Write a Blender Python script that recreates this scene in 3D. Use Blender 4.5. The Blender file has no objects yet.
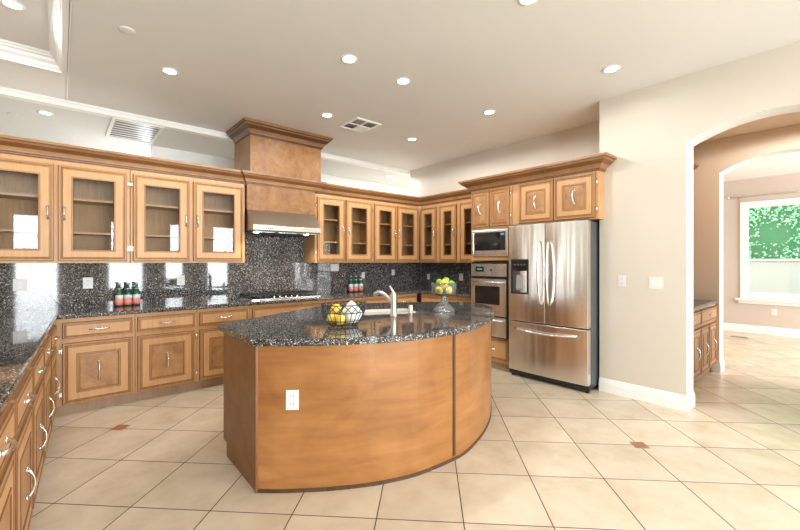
import bpy, bmesh, math, random
from mathutils import Vector, Matrix
random.seed(7)
S = bpy.context.scene
COL = S.collection
PI = math.pi

# ------------------------------------------------------------------ camera, world, light, exposure
CAMH = 1.42
cd = bpy.data.cameras.new('camera'); cam = bpy.data.objects.new('camera', cd); COL.objects.link(cam)
cam.location = (0, 0, CAMH); cam.rotation_euler = (PI/2, 0, -math.radians(40.9))
cd.sensor_width = 36; cd.lens = 392/800*36; cd.shift_y = -3/800; cd.clip_start = 0.05
S.camera = cam
S.view_settings.view_transform = 'Standard'; S.view_settings.look = 'None'
S.view_settings.gamma = 1; S.view_settings.use_curve_mapping = False
S.view_settings.exposure = 0.69
W = bpy.data.worlds.new('world'); S.world = W; W.use_nodes = True
wb = W.node_tree.nodes['Background']; wb.inputs[0].default_value = (0.92, 0.97, 1.0, 1); wb.inputs[1].default_value = 4.2
try:
    S.cycles.max_bounces = 10; S.cycles.diffuse_bounces = 5; S.cycles.glossy_bounces = 5
    S.cycles.transparent_max_bounces = 12; S.cycles.transmission_bounces = 6
    S.cycles.sample_clamp_indirect = 6; S.cycles.caustics_reflective = False; S.cycles.caustics_refractive = False
except Exception: pass

def area(name, loc, rot, sx, sy, power, col=(1, 1, 1)):
    l = bpy.data.lights.new(name, 'AREA'); l.shape = 'RECTANGLE'; l.size = sx; l.size_y = sy; l.energy = power; l.color = col
    o = bpy.data.objects.new(name, l); COL.objects.link(o); o.location = loc; o.rotation_euler = rot
    return o
# daylight through the rear windows (x0, x1, z0, z1), in the wall behind the camera
REAR_Y = -5.0; BYW = 5.42
REARW = [(-1.0, -.05, .05, 2.75), (1.15, 2.1, .55, 2.7), (2.75, 3.3, .55, 2.7), (4.1, 5.1, .5, 2.7)]
WIN_L = 17.0
for (x0, x1, z0, z1) in REARW:
    area('window_daylight', ((x0+x1)/2, REAR_Y-.13, (z0+z1)/2), (PI/2, 0, 0), x1-x0, z1-z0, WIN_L*PI*(x1-x0)*(z1-z0), (.90, .965, 1))
# added daylight through an unseen side opening of the far room, brightening it
area('window_daylight', (8.4, -4.03, 1.7), (PI/2, 0, 0), 2.6, 2.0, 170, (1, .95, .98))
# daylight through the nook window left of the cabinets, in the back wall
NOOKW = (-3.7, -1.7, .25, 2.25)
area('window_daylight', (-2.7, BYW-.0, 1.25), (-PI/2, 0, 0), 2.0, 2.0, 28, (.97, .99, 1))
CAN_W = 52.0

# ------------------------------------------------------------------ materials
def mat(name):
    m = bpy.data.materials.new(name); m.use_nodes = True
    nt = m.node_tree; b = nt.nodes['Principled BSDF']
    return m, nt, b
def N(nt, t, **kw):
    n = nt.nodes.new(t)
    for k, v in kw.items(): setattr(n, k, v)
    return n
def L(nt, a, b): nt.links.new(a, b)
def ramp(nt, stops, interp='LINEAR'):
    r = N(nt, 'ShaderNodeValToRGB'); cr = r.color_ramp; cr.interpolation = interp
    while len(cr.elements) < len(stops): cr.elements.new(.5)
    for e, (p, c) in zip(cr.elements, stops): e.position = p; e.color = (*c, 1)
    return r
def coords(nt, scale=(1, 1, 1), world=False, rot=(0, 0, 0)):
    mp = N(nt, 'ShaderNodeMapping'); mp.inputs['Scale'].default_value = scale; mp.inputs['Rotation'].default_value = rot
    if world:
        g = N(nt, 'ShaderNodeNewGeometry'); L(nt, g.outputs['Position'], mp.inputs[0])
    else:
        t = N(nt, 'ShaderNodeTexCoord'); oi = N(nt, 'ShaderNodeObjectInfo')
        ad = N(nt, 'ShaderNodeVectorMath', operation='MULTIPLY_ADD')
        L(nt, oi.outputs['Random'], ad.inputs[0]); ad.inputs[1].default_value = (17.3, 9.1, 23.7); L(nt, t.outputs['Object'], ad.inputs[2])
        L(nt, ad.outputs[0], mp.inputs[0])
    return mp.outputs[0]
def simple(name, col, rough=.5, metal=0, noise=0, nscale=4, coat=0, spec=None):
    m, nt, b = mat(name)
    b.inputs['Base Color'].default_value = (*col, 1); b.inputs['Roughness'].default_value = rough; b.inputs['Metallic'].default_value = metal
    if coat: b.inputs['Coat Weight'].default_value = coat; b.inputs['Coat Roughness'].default_value = .12
    if spec is not None: b.inputs['Specular IOR Level'].default_value = spec
    if noise:
        n = N(nt, 'ShaderNodeTexNoise'); n.inputs['Scale'].default_value = nscale; n.inputs['Detail'].default_value = 4
        L(nt, coords(nt, world=True), n.inputs['Vector'])
        r = ramp(nt, [(.3, tuple(c*(1-noise) for c in col)), (.7, tuple(min(1, c*(1+noise)) for c in col))])
        L(nt, n.outputs[0], r.inputs[0]); L(nt, r.outputs[0], b.inputs['Base Color'])
    return m
def wood(name, c0, c1, c2, grain=(14, 14, 1.2), blotch=2.2, rough=.38, burl=0):
    m, nt, b = mat(name)
    n = N(nt, 'ShaderNodeTexNoise'); n.inputs['Scale'].default_value = 3; n.inputs['Detail'].default_value = 8; n.inputs['Distortion'].default_value = .6
    L(nt, coords(nt, grain), n.inputs['Vector'])
    r = ramp(nt, [(.25, c0), (.5, c1), (.78, c2)])
    n2 = N(nt, 'ShaderNodeTexNoise'); n2.inputs['Scale'].default_value = blotch; n2.inputs['Detail'].default_value = 3; n2.inputs['Distortion'].default_value = burl
    L(nt, coords(nt, (1, 1, 1)), n2.inputs['Vector'])
    mx = N(nt, 'ShaderNodeMix'); mx.data_type = 'FLOAT'; mx.inputs[0].default_value = .55 if burl else .38
    L(nt, n.outputs[0], mx.inputs[2]); L(nt, n2.outputs[0], mx.inputs[3]); L(nt, mx.outputs[0], r.inputs[0])
    L(nt, r.outputs[0], b.inputs['Base Color'])
    b.inputs['Roughness'].default_value = rough; b.inputs['Specular IOR Level'].default_value = .4
    bp = N(nt, 'ShaderNodeBump'); bp.inputs['Strength'].default_value = .04; bp.inputs['Distance'].default_value = .01
    L(nt, n.outputs[0], bp.inputs['Height']); L(nt, bp.outputs[0], b.inputs['Normal'])
    return m
WOOD = wood('maple', (.47, .25, .105), (.535, .30, .132), (.595, .36, .175))
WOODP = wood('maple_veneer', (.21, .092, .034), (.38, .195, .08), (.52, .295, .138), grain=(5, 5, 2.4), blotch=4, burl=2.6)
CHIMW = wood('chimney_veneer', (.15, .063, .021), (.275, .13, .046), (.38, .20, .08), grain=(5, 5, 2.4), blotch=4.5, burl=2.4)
EDGE = wood('maple_edge', (.30, .145, .055), (.38, .19, .075), (.45, .235, .10))
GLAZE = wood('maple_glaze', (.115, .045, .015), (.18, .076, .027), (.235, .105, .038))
CRW = wood('crown_maple', (.21, .10, .038), (.31, .16, .066), (.39, .215, .095), grain=(2, 2, 2))
CRD = wood('dark_crown_maple', (.19, .09, .038), (.28, .14, .06), (.36, .19, .085), grain=(2, 2, 2))
ISLW = wood('island_maple', (.19, .074, .021), (.325, .142, .044), (.46, .226, .08), grain=(.8, .8, 5), blotch=2.1, burl=1.3, rough=.33)
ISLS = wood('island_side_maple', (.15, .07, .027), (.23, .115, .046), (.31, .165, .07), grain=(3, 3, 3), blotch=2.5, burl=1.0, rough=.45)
DARKW = wood('dark_strip', (.05, .025, .014), (.085, .042, .022), (.13, .065, .035))
INSIDE = wood('cabinet_inside', (.30, .165, .07), (.41, .24, .112), (.48, .295, .145), rough=.5)
TOEW = wood('toe_maple', (.27, .17, .10), (.37, .25, .155), (.44, .31, .20))

def granite(name):
    m, nt, b = mat(name)
    co = coords(nt, world=True)
    n = N(nt, 'ShaderNodeTexNoise'); n.inputs['Scale'].default_value = 30; n.inputs['Detail'].default_value = 2; L(nt, co, n.inputs['Vector'])
    ad = N(nt, 'ShaderNodeVectorMath', operation='MULTIPLY_ADD'); L(nt, n.outputs[1], ad.inputs[0]); ad.inputs[1].default_value = (.02, .02, .02); L(nt, co, ad.inputs[2])
    v = N(nt, 'ShaderNodeTexVoronoi'); v.inputs['Scale'].default_value = 190; L(nt, ad.outputs[0], v.inputs['Vector'])
    sp = N(nt, 'ShaderNodeSeparateColor'); L(nt, v.outputs['Color'], sp.inputs[0])
    r = ramp(nt, [(0, (.012, .013, .016)), (.30, (.028, .029, .032)), (.52, (.066, .065, .067)), (.74, (.15, .138, .128)), (.86, (.31, .30, .30)), (.945, (.62, .61, .60))], 'CONSTANT')
    L(nt, sp.outputs[0], r.inputs[0])
    v2 = N(nt, 'ShaderNodeTexVoronoi'); v2.inputs['Scale'].default_value = 75; L(nt, ad.outputs[0], v2.inputs['Vector'])
    sp2 = N(nt, 'ShaderNodeSeparateColor'); L(nt, v2.outputs['Color'], sp2.inputs[0])
    r2 = ramp(nt, [(0, (.55, .55, .56)), (.5, (.95, .95, .97)), (.8, (1.35, 1.25, 1.18))]); L(nt, sp2.outputs[1], r2.inputs[0])
    mx = N(nt, 'ShaderNodeMix'); mx.data_type = 'RGBA'; mx.blend_type = 'MULTIPLY'; mx.inputs[0].default_value = 1
    L(nt, r.outputs[0], mx.inputs[6]); L(nt, r2.outputs[0], mx.inputs[7]); L(nt, mx.outputs[2], b.inputs['Base Color'])
    b.inputs['Roughness'].default_value = .045; b.inputs['IOR'].default_value = 1.5
    return m
GRAN = granite('granite')

def steel(name, col=(.80, .775, .735), rough=.26, wob=.5, horizontal=False):
    m, nt, b = mat(name)
    b.inputs['Metallic'].default_value = 1; b.inputs['Base Color'].default_value = (*col, 1); b.inputs['Roughness'].default_value = rough
    n = N(nt, 'ShaderNodeTexNoise'); n.inputs['Scale'].default_value = 1; n.inputs['Detail'].default_value = 1.5
    L(nt, coords(nt, (6, 6, .5), world=True), n.inputs['Vector'])
    bp = N(nt, 'ShaderNodeBump'); bp.inputs['Strength'].default_value = wob; bp.inputs['Distance'].default_value = .03
    L(nt, n.outputs[0], bp.inputs['Height']); L(nt, bp.outputs[0], b.inputs['Normal'])
    return m
STEEL = steel('stainless')
HOODS = steel('hood_stainless', (.60, .55, .47), .3, .15)
CHROME = simple('chrome', (.85, .85, .86), .16, 1)
NICKEL = simple('brushed_nickel', (.74, .71, .66), .28, 1)
BLACK = simple('black_plastic', (.012, .012, .013), .3)
IRON = simple('cast_iron', (.02, .02, .02), .5)
GREYM = simple('grey_metal', (.085, .088, .094), .45, .1)
BGLASS = simple('black_glass', (.015, .014, .013), .06)
WHITEP = simple('white_plastic', (.70, .70, .70), .35)
SLOT = simple('slot_dark', (.03, .03, .03), .5)
TRIM = simple('white_trim', (.86, .86, .85), .4)
WALL = simple('wall_paint', (.62, .572, .50), .65, noise=.015, nscale=2)
HALLW = simple('hall_paint', (.74, .60, .46), .65, noise=.015, nscale=2)
PINKW = simple('far_room_paint', (.56, .50, .45), .65)
CEIL = simple('ceiling_paint', (.735, .725, .70), .7, noise=.015, nscale=2)
CEILW = simple('white_ceiling_paint', (.90, .90, .885), .7)  # also whitens the nook ceiling in place of its daylight
CREAM = simple('sink_cream', (.54, .51, .44), .2)
def emit(name, col, s):
    m, nt, b = mat(name)
    b.inputs['Base Color'].default_value = (*col, 1); b.inputs['Emission Color'].default_value = (*col, 1); b.inputs['Emission Strength'].default_value = s
    return m
LENS = emit('lamp_lens', (1, .95, .86), 9)
DISPLAY = emit('clock_display', (.1, .3, .36), .12)

def glass(name, tint=(1, 1, 1), refl=1.0, ior=1.5, milk=0):
    m, nt, b = mat(name)
    nt.nodes.remove(b)
    out = nt.nodes['Material Output']
    tr = N(nt, 'ShaderNodeBsdfTransparent'); tr.inputs[0].default_value = (*tint, 1)
    gl = N(nt, 'ShaderNodeBsdfGlossy'); gl.inputs['Roughness'].default_value = .01
    fr = N(nt, 'ShaderNodeFresnel'); fr.inputs['IOR'].default_value = ior
    mx = N(nt, 'ShaderNodeMixShader'); L(nt, fr.outputs[0], mx.inputs[0]); L(nt, tr.outputs[0], mx.inputs[1]); L(nt, gl.outputs[0], mx.inputs[2])
    if milk:
        df = N(nt, 'ShaderNodeBsdfTranslucent'); df.inputs[0].default_value = (.9, .92, .92, 1); d2 = N(nt, 'ShaderNodeBsdfDiffuse'); d2.inputs[0].default_value = (.8, .82, .82, 1)
        a = N(nt, 'ShaderNodeAddShader'); L(nt, df.outputs[0], a.inputs[0]); L(nt, d2.outputs[0], a.inputs[1])
        m2 = N(nt, 'ShaderNodeMixShader'); m2.inputs[0].default_value = milk; L(nt, mx.outputs[0], m2.inputs[1]); L(nt, a.outputs[0], m2.inputs[2]); L(nt, m2.outputs[0], out.inputs[0])
    else: L(nt, mx.outputs[0], out.inputs[0])
    return m
PANE = glass('door_glass', (.95, .95, .94), ior=1.32)
WPANE = glass('window_glass', (.97, .99, .98))
CRYSTAL = glass('clear_glass', (.98, .99, .99), ior=1.42, milk=.035)
CRYSTALF = glass('foot_glass', (.96, .97, .97), ior=2.0, milk=.07)
GREENG = simple('green_bottle_glass', (.008, .10, .04), .08)
LABELR = simple('red_label', (.76, .24, .19), .5)
LABELW = simple('pale_label', (.74, .72, .74), .5)
CAPG = simple('silver_cap', (.6, .6, .62), .3, .8)
LEMON = simple('lemon_skin', (.86, .62, .07), .4, noise=.08, nscale=40)
LIME = simple('lime_skin', (.20, .46, .035), .4, noise=.12, nscale=40)
NAPKIN = simple('white_cloth', (.82, .82, .82), .8)

def floor_mat():
    m, nt, b = mat('floor_tile')
    g = N(nt, 'ShaderNodeNewGeometry'); sx = N(nt, 'ShaderNodeSeparateXYZ'); L(nt, g.outputs['Position'], sx.inputs[0])
    def M(op, a, bb=None, c=None):
        n = N(nt, 'ShaderNodeMath', operation=op)
        for i, v in enumerate((a, bb, c)):
            if v is None: continue
            if isinstance(v, (int, float)): n.inputs[i].default_value = v
            else: L(nt, v, n.inputs[i])
        return n.outputs[0]
    def axis(op, pitch, off):
        u = M('MULTIPLY', M(op, sx.outputs[0], sx.outputs[1]), 1/math.sqrt(2))
        return M('DIVIDE', M('SUBTRACT', u, off), pitch)
    U = axis('ADD', .505, 2.154); V = axis('SUBTRACT', .478, .193)
    def edge(t, pitch):
        f = M('FRACT', t); return M('MULTIPLY', M('MINIMUM', f, M('SUBTRACT', 1, f)), pitch)
    e = M('MINIMUM', edge(U, .505), edge(V, .478))
    groutm = N(nt, 'ShaderNodeMapRange'); groutm.inputs[1].default_value = .0028; groutm.inputs[2].default_value = .0042
    L(nt, e, groutm.inputs[0])                       # 0 in grout, 1 on tile
    cb = N(nt, 'ShaderNodeCombineXYZ'); L(nt, M('FLOOR', U), cb.inputs[0]); L(nt, M('FLOOR', V), cb.inputs[1])
    wn = N(nt, 'ShaderNodeTexWhiteNoise'); L(nt, cb.outputs[0], wn.inputs['Vector'])
    ad = N(nt, 'ShaderNodeVectorMath', operation='MULTIPLY_ADD'); L(nt, wn.outputs['Color'], ad.inputs[0]); ad.inputs[1].default_value = (9, 9, 9); L(nt, g.outputs['Position'], ad.inputs[2])
    n = N(nt, 'ShaderNodeTexNoise'); n.inputs['Scale'].default_value = 3.5; n.inputs['Detail'].default_value = 6; n.inputs['Roughness'].default_value = .6; L(nt, ad.outputs[0], n.inputs['Vector'])
    r = ramp(nt, [(.3, (.57, .475, .35)), (.5, (.66, .565, .43)), (.72, (.72, .635, .505))]); L(nt, n.outputs[0], r.inputs[0])
    br = N(nt, 'ShaderNodeMapRange'); br.inputs[3].default_value = .92; br.inputs[4].default_value = 1.05; L(nt, wn.outputs['Value'], br.inputs[0])
    sc = N(nt, 'ShaderNodeVectorMath', operation='SCALE'); L(nt, r.outputs[0], sc.inputs[0]); L(nt, br.outputs[0], sc.inputs['Scale'])
    mx = N(nt, 'ShaderNodeMix'); mx.data_type = 'RGBA'; L(nt, groutm.outputs[0], mx.inputs[0]); mx.inputs[6].default_value = (.075, .05, .035, 1)
    L(nt, sc.outputs[0], mx.inputs[7]); L(nt, mx.outputs[2], b.inputs['Base Color'])
    ro = N(nt, 'ShaderNodeMapRange'); ro.inputs[3].default_value = .8; ro.inputs[4].default_value = .26; L(nt, groutm.outputs[0], ro.inputs[0]); L(nt, ro.outputs[0], b.inputs['Roughness'])
    bp = N(nt, 'ShaderNodeBump'); bp.inputs['Strength'].default_value = .3; bp.inputs['Distance'].default_value = .003
    L(nt, groutm.outputs[0], bp.inputs['Height']); L(nt, bp.outputs[0], b.inputs['Normal'])
    return m
FLOOR = floor_mat()
TERRA = simple('terracotta_insert', (.36, .15, .075), .4, noise=.15, nscale=20)

# ------------------------------------------------------------------ mesh builder
class MB:
    def __init__(s): s.v = []; s.f = []; s.m = []; s.mats = []; s.sm = []
    def mi(s, m):
        if m not in s.mats: s.mats.append(m)
        return s.mats.index(m)
    def add(s, vs, fs, m, smooth=False):
        o = len(s.v); s.v += [tuple(p) for p in vs]; k = s.mi(m)
        for f in fs: s.f.append(tuple(i+o for i in f)); s.m.append(k); s.sm.append(smooth)
        return s
    def box(s, x0, x1, y0, y1, z0, z1, m):
        v = [(x, y, z) for z in (z0, z1) for y in (y0, y1) for x in (x0, x1)]
        return s.add(v, [(0, 2, 3, 1), (4, 5, 7, 6), (0, 1, 5, 4), (2, 6, 7, 3), (0, 4, 6, 2), (1, 3, 7, 5)], m)
    def prism(s, poly, z0, z1, m, top=None):
        n = len(poly); v = [(x, y, z0) for x, y in poly] + [(x, y, z1) for x, y in poly]
        s.add(v, [tuple(range(n-1, -1, -1))] + [(i, (i+1) % n, n+(i+1) % n, n+i) for i in range(n)], m)
        return s.add([(x, y, z1) for x, y in poly], [tuple(range(n))], top or m)
    def extr(s, poly, axis, a0, a1, m):
        # poly in the two other axes; axis 'x': (y,z); 'y': (x,z)
        def P(p, a): return (a, p[0], p[1]) if axis == 'x' else (p[0], a, p[1])
        n = len(poly); v = [P(p, a0) for p in poly] + [P(p, a1) for p in poly]
        return s.add(v, [tuple(range(n-1, -1, -1)), tuple(range(n, 2*n))] + [(i, (i+1) % n, n+(i+1) % n, n+i) for i in range(n)], m)
    def tube(s, path, r, m, n=8, cap=True):
        path = [Vector(p) for p in path]; rs = r if isinstance(r, (list, tuple)) else [r]*len(path)
        vs = []; up = None
        for i, p in enumerate(path):
            t = (path[min(i+1, len(path)-1)] - path[max(i-1, 0)]).normalized()
            if up is None: up = Vector((0, 0, 1)) if abs(t.z) < .9 else Vector((1, 0, 0))
            a = t.cross(up)
            if a.length < 1e-5: a = t.cross(Vector((0, 1, 0)))
            a.normalize(); b = a.cross(t).normalized(); up = b
            for k in range(n):
                an = 2*PI*k/n; vs.append(p + (a*math.cos(an) + b*math.sin(an))*rs[i])
        fs = [(i*n+k, i*n+(k+1) % n, (i+1)*n+(k+1) % n, (i+1)*n+k) for i in range(len(path)-1) for k in range(n)]
        if cap: fs += [tuple(range(n-1, -1, -1)), tuple((len(path)-1)*n+k for k in range(n))]
        return s.add(vs, fs, m, True)
    def lathe(s, prof, m, n=24, c=(0, 0, 0), axis='z'):
        vs = []; fs = []
        for r, z in prof:
            for k in range(n):
                a = 2*PI*k/n; x, y = r*math.cos(a), r*math.sin(a)
                vs.append((c[0]+x, c[1]+y, c[2]+z) if axis == 'z' else (c[0]+x, c[1]-z, c[2]+y) if axis == 'y' else (c[0]+z, c[1]+x, c[2]+y))
        for i in range(len(prof)-1):
            for k in range(n): fs.append((i*n+k, i*n+(k+1) % n, (i+1)*n+(k+1) % n, (i+1)*n+k))
        if prof[0][0] > 1e-6: fs.append(tuple(range(n-1, -1, -1)))
        if prof[-1][0] > 1e-6: fs.append(tuple((len(prof)-1)*n+k for k in range(n)))
        return s.add(vs, fs, m, True)
    def rings(s, x0, x1, z0, z1, prof, cap=None):
        # prof: list of (inset, y, material of the band from the previous ring); front faces look to -y
        prev = None
        for ins, y, m in prof:
            v = [(x0+ins, y, z0+ins), (x1-ins, y, z0+ins), (x1-ins, y, z1-ins), (x0+ins, y, z1-ins)]
            if prev: s.add(prev+v, [(i, (i+1) % 4, 4+(i+1) % 4, 4+i) for i in range(4)], m)
            prev = v
        if cap: s.add(prev, [(0, 1, 2, 3)], cap)
        return s
    def sweep(s, path, prof, m, closed=False, ends=True):
        # plan path [(x,y)], profile [(out,z,mat or None)], out to the right hand side of travel
        n = len(path); offs = []
        for i, p in enumerate(path):
            p = Vector(p)
            d0 = (p - Vector(path[i-1])).normalized() if (i > 0 or closed) else None
            d1 = (Vector(path[(i+1) % n]) - p).normalized() if (i < n-1 or closed) else None
            if d0 is None: d0 = d1
            if d1 is None: d1 = d0
            n0 = Vector((d0.y, -d0.x)); n1 = Vector((d1.y, -d1.x)); b = n0+n1
            b = b/max(b.dot(n0), .2) if b.length > 1e-6 else n0
            offs.append((p, b))
        k = len(prof)
        vs = [(p.x+b.x*q[0], p.y+b.y*q[0], q[1]) for p, b in offs for q in prof]
        for i in range(n if closed else n-1):
            for j in range(k-1):
                a, c = i*k+j, ((i+1) % n)*k+j
                mm = prof[j+1][2] if len(prof[j+1]) > 2 and prof[j+1][2] else m
                s.add([vs[a], vs[c], vs[c+1], vs[a+1]], [(0, 1, 2, 3)], mm)
        if ends and not closed:
            s.add(vs[:k], [tuple(range(k))], m); s.add(vs[-k:], [tuple(range(k-1, -1, -1))], m)
        return s
    def build(s, name, parent=None, bevel=0, loc=None, rot=None, seg=2, weld=True):
        me = bpy.data.meshes.new(name); me.from_pydata(s.v, [], s.f)
        for m in s.mats: me.materials.append(m)
        me.polygons.foreach_set('material_index', s.m); me.polygons.foreach_set('use_smooth', s.sm)
        bm = bmesh.new(); bm.from_mesh(me)
        if weld: bmesh.ops.remove_doubles(bm, verts=bm.verts, dist=1e-5)
        bmesh.ops.recalc_face_normals(bm, faces=bm.faces); bm.to_mesh(me); bm.free()
        o = bpy.data.objects.new(name, me); COL.objects.link(o)
        if parent: o.parent = parent
        if loc: o.location = loc
        if rot is not None: o.rotation_euler = rot if isinstance(rot, (tuple, list)) else (0, 0, rot)
        if bevel:
            b = o.modifiers.new('bevel', 'BEVEL'); b.width = bevel; b.segments = seg; b.limit_method = 'ANGLE'; b.angle_limit = .7
        return o
def thing(name, label, cat, loc=(0, 0, 0), rot=0, group=None):
    o = bpy.data.objects.new(name, None); COL.objects.link(o); o.empty_display_size = .1
    o.location = loc; o.rotation_euler = rot if isinstance(rot, (tuple, list)) else (0, 0, rot)
    o['label'] = label; o['category'] = cat
    if group: o['group'] = group
    return o
def tag(o, label, cat, group=None):
    o['label'] = label; o['category'] = cat
    if group: o['group'] = group
    return o
def struct(o): o['kind'] = 'structure'; return o

# ------------------------------------------------------------------ room shell
H = 3.2
WX0, WX1 = -5.0, 6.3      # kitchen/family room extents (rear)
BY = 5.34                 # cabinet wall
f = MB(); f.add([(WX0-.1, REAR_Y-.1, 0), (12.5, REAR_Y-.1, 0), (12.5, 8, 0), (WX0-.1, 8, 0)], [(0, 1, 2, 3)], FLOOR)
for (u, v) in ((3.183, -2.637), (3.166, 1.635)):
    du, dv = .055, .055; s2 = math.sqrt(2)
    pts = [((a+b)/s2, (a-b)/s2, .0008) for a, b in ((u-du, v), (u, v+dv), (u+du, v), (u, v-dv))] if False else \
          [((a+b)/s2, (a-b)/s2, .0008) for a, b in ((u-du, v-dv), (u-du, v+dv), (u+du, v+dv), (u+du, v-dv))]
    f.add(pts, [(0, 1, 2, 3)], TERRA)
struct(f.build('floor', weld=False))

# kitchen ceiling (beige) and the nook ceiling with a tray, its daylight coloured in as white
c = MB(); c.box(.05, 4.74, REAR_Y, 5.66, H, H+.1, CEIL); c.box(4.74, WX1, REAR_Y, -.4, H, H+.1, CEIL); c.box(4.74, 5.3, 1.84, 5.66, H, H+.1, CEIL)
struct(c.build('ceiling'))
TX0, TX1, TY0, TY1 = -3.6, .02, 1.2, 4.86      # tray opening
c = MB(); c.box(WX0, .05, TY1, 5.66, H, H+.1, CEILW); c.box(WX0, .05, REAR_Y, TY0, H, H+.1, CEILW); c.box(WX0, TX0, TY0, TY1, H, H+.1, CEILW)
c.box(TX1, .05, TY0, TY1, H, H+.1, CEILW)
c.box(TX0-.1, TX1+.03, TY0-.1, TY1+.1, H+.13, H+.2, CEIL)
struct(c.build('ceiling'))
mold = [(-.03, H-.012), (.012, H-.012), (.014, H+.006), (.026, H+.014), (.032, H+.04), (.055, H+.062), (.062, H+.085), (.078, H+.092), (.08, H+.11), (.092, H+.112), (.092, H+.13)]
# travel so that 'right hand side' is inside the tray (counter-clockwise has inside on the left -> go clockwise)
struct(MB().sweep([(TX0, TY0), (TX0, TY1), (TX1, TY1), (TX1, TY0)], mold, TRIM, closed=True).build('trim_1'))
struct(MB().box(.040, .058, REAR_Y, 5.64, H-.012, H-.0005, TRIM).build('trim_2', bevel=.006))

# wall behind the cabinets: low wall with a plant ledge, header, lower ceiling behind
w = MB(); nx0, nx1, nz0, nz1 = NOOKW; w.box(nx1, 5.15, BY, BY+.12, 0, 2.46, WALL).box(WX0, nx0, BY, BY+.12, 0, 2.46, WALL).box(nx0, nx1, BY, BY+.12, 0, nz0, WALL).box(nx0, nx1, BY, BY+.12, nz1, 2.46, WALL); w.box(WX0, 5.15, BY+.12, 5.64, 2.40, 2.46, WALL)
w.box(WX0, 5.30, 5.64, 5.76, 0, 2.46, WALL); w.box(WX0, 9, 6.74, 6.84, 0, 3.13, CEILW) if False else None
w.box(1.02, 9, 6.74, 6.84, 0, 3.13, CEILW); w.box(WX0, 1.02, 7.9, 8.0, 0, 3.13, WALL)
struct(w.build('wall_back'))
struct(MB().box(WX0, 5.29, 5.66, 5.76, 3.128, H+.1, CEILW).box(WX0, 5.14, 5.645, 5.66, H-.028, H-.001, TRIM).build('trim_3'))
struct(MB().box(WX0, 9, 5.76, 8.0, 3.13, 3.2, CEIL).build('ceiling'))
struct(MB().box(8.9, 9, 5.6, 6.74, 0, 3.13, CEILW).build('wall_hall_end'))
# right wall behind tall cabinets and fridge; pier return
w = MB(); w.box(5.15, 5.30, 1.832, 5.64, 0, H, WALL)
struct(w.build('wall_right'))
# arch walls -------------------------------------------------------
def arch_wall(name, X0, X1, ya, yb, segs, spring, rise, ztop, m, soffm):
    """wall in the plane X, from y=ya..yb, with arched openings segs [(y0,y1)]"""
    b = MB(); pieces = []; y = ya
    for (y0, y1) in segs:
        if y0 > y: b.box(X0, X1, y, y0, 0, ztop, m)
        hw = (y1-y0)/2; cy = (y0+y1)/2; R = (hw*hw+rise*rise)/(2*rise); zc = spring+rise-R
        n = 20; pr = None
        for i in range(n+1):
            yy = y0+(y1-y0)*i/n; zz = zc+math.sqrt(max(R*R-(yy-cy)**2, 0))
            if pr:
                py, pz = pr
                b.add([(X0, py, pz), (X0, yy, zz), (X0, yy, ztop), (X0, py, ztop)], [(0, 1, 2, 3)], m)
                b.add([(X1, py, pz), (X1, yy, zz), (X1, yy, ztop), (X1, py, ztop)], [(0, 1, 2, 3)], m)
                b.add([(X0, py, pz), (X0, yy, zz), (X1, yy, zz), (X1, py, pz)], [(0, 1, 2, 3)], soffm)
            pr = (yy, zz)
        b.box(X0+.0005, X1-.0005, y0, y0+.003, 0, spring, soffm); b.box(X0+.0005, X1-.0005, y1-.003, y1, 0, spring, soffm)
        y = y1
    if yb > y: b.box(X0, X1, y, yb, 0, ztop, m)
    return struct(b.build(name))
arch_wall('wall_arch', 4.5, 4.74, -1.35, 1.83, [(-.14, 1.035)], 2.56, .145, H, WALL, TRIM)
arch_wall('wall_hall_arch', 6.4, 6.62, -3.9, 1.95, [(-.06, 1.122)], 2.565, .165, 3.1, HALLW, TRIM)
w = MB(); w.box(4.742, 6.398, 1.72, 1.83, 0, H, HALLW)
struct(w.build('wall_hall_left'))
struct(MB().box(4.742, 6.4, -4.0, 1.84, 3.0, 3.08, HALLW).build('ceiling'))
struct(MB().box(4.742, 6.4, -1.35, -1.25, 0, 3.0, HALLW).build('wall_hall_right'))
# far room beyond the second arch
FX = 10.5
wy0, wy1, wz0, wz1 = -.62, 1.47, .72, 2.60
w = MB(); w.box(FX, FX+.14, wy1, 4, 0, 3.1, PINKW); w.box(FX, FX+.14, -4, wy0, 0, 3.1, PINKW)
w.box(FX, FX+.14, wy0, wy1, 0, wz0, PINKW); w.box(FX, FX+.14, wy0, wy1, wz1, 3.1, PINKW)
struct(w.build('wall_far'))
struct(MB().box(6.62, FX, 4, 4.1, 0, 3.1, PINKW).build('wall_far_left'))
w = MB(); w.box(6.62, 7.1, -4.1, -4, 0, 3.1, PINKW); w.box(9.7, FX+.14, -4.1, -4, 0, 3.1, PINKW); w.box(7.1, 9.7, -4.1, -4, 0, .7, PINKW); w.box(7.1, 9.7, -4.1, -4, 2.7, 3.1, PINKW)
struct(w.build('wall_far_right'))
struct(MB().box(6.4, FX+.14, -4.1, 4.1, 3.1, 3.18, CEILW).build('ceiling'))
# far window
w = MB()
w.rings(wy0-.01, wy1+.01, wz0-.01, wz1+.01, [(-.02, .0, TRIM), (-.02, -.03, TRIM), (.07, -.03, TRIM), (.07, .05, TRIM), (.10, .05, TRIM), (.10, .07, TRIM)])
win = w.build('window_1', loc=(FX, 0, 0), rot=(0, 0, -PI/2)); win.scale = (1, 1, 1)
win.location = (FX, 0, 0)
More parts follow.
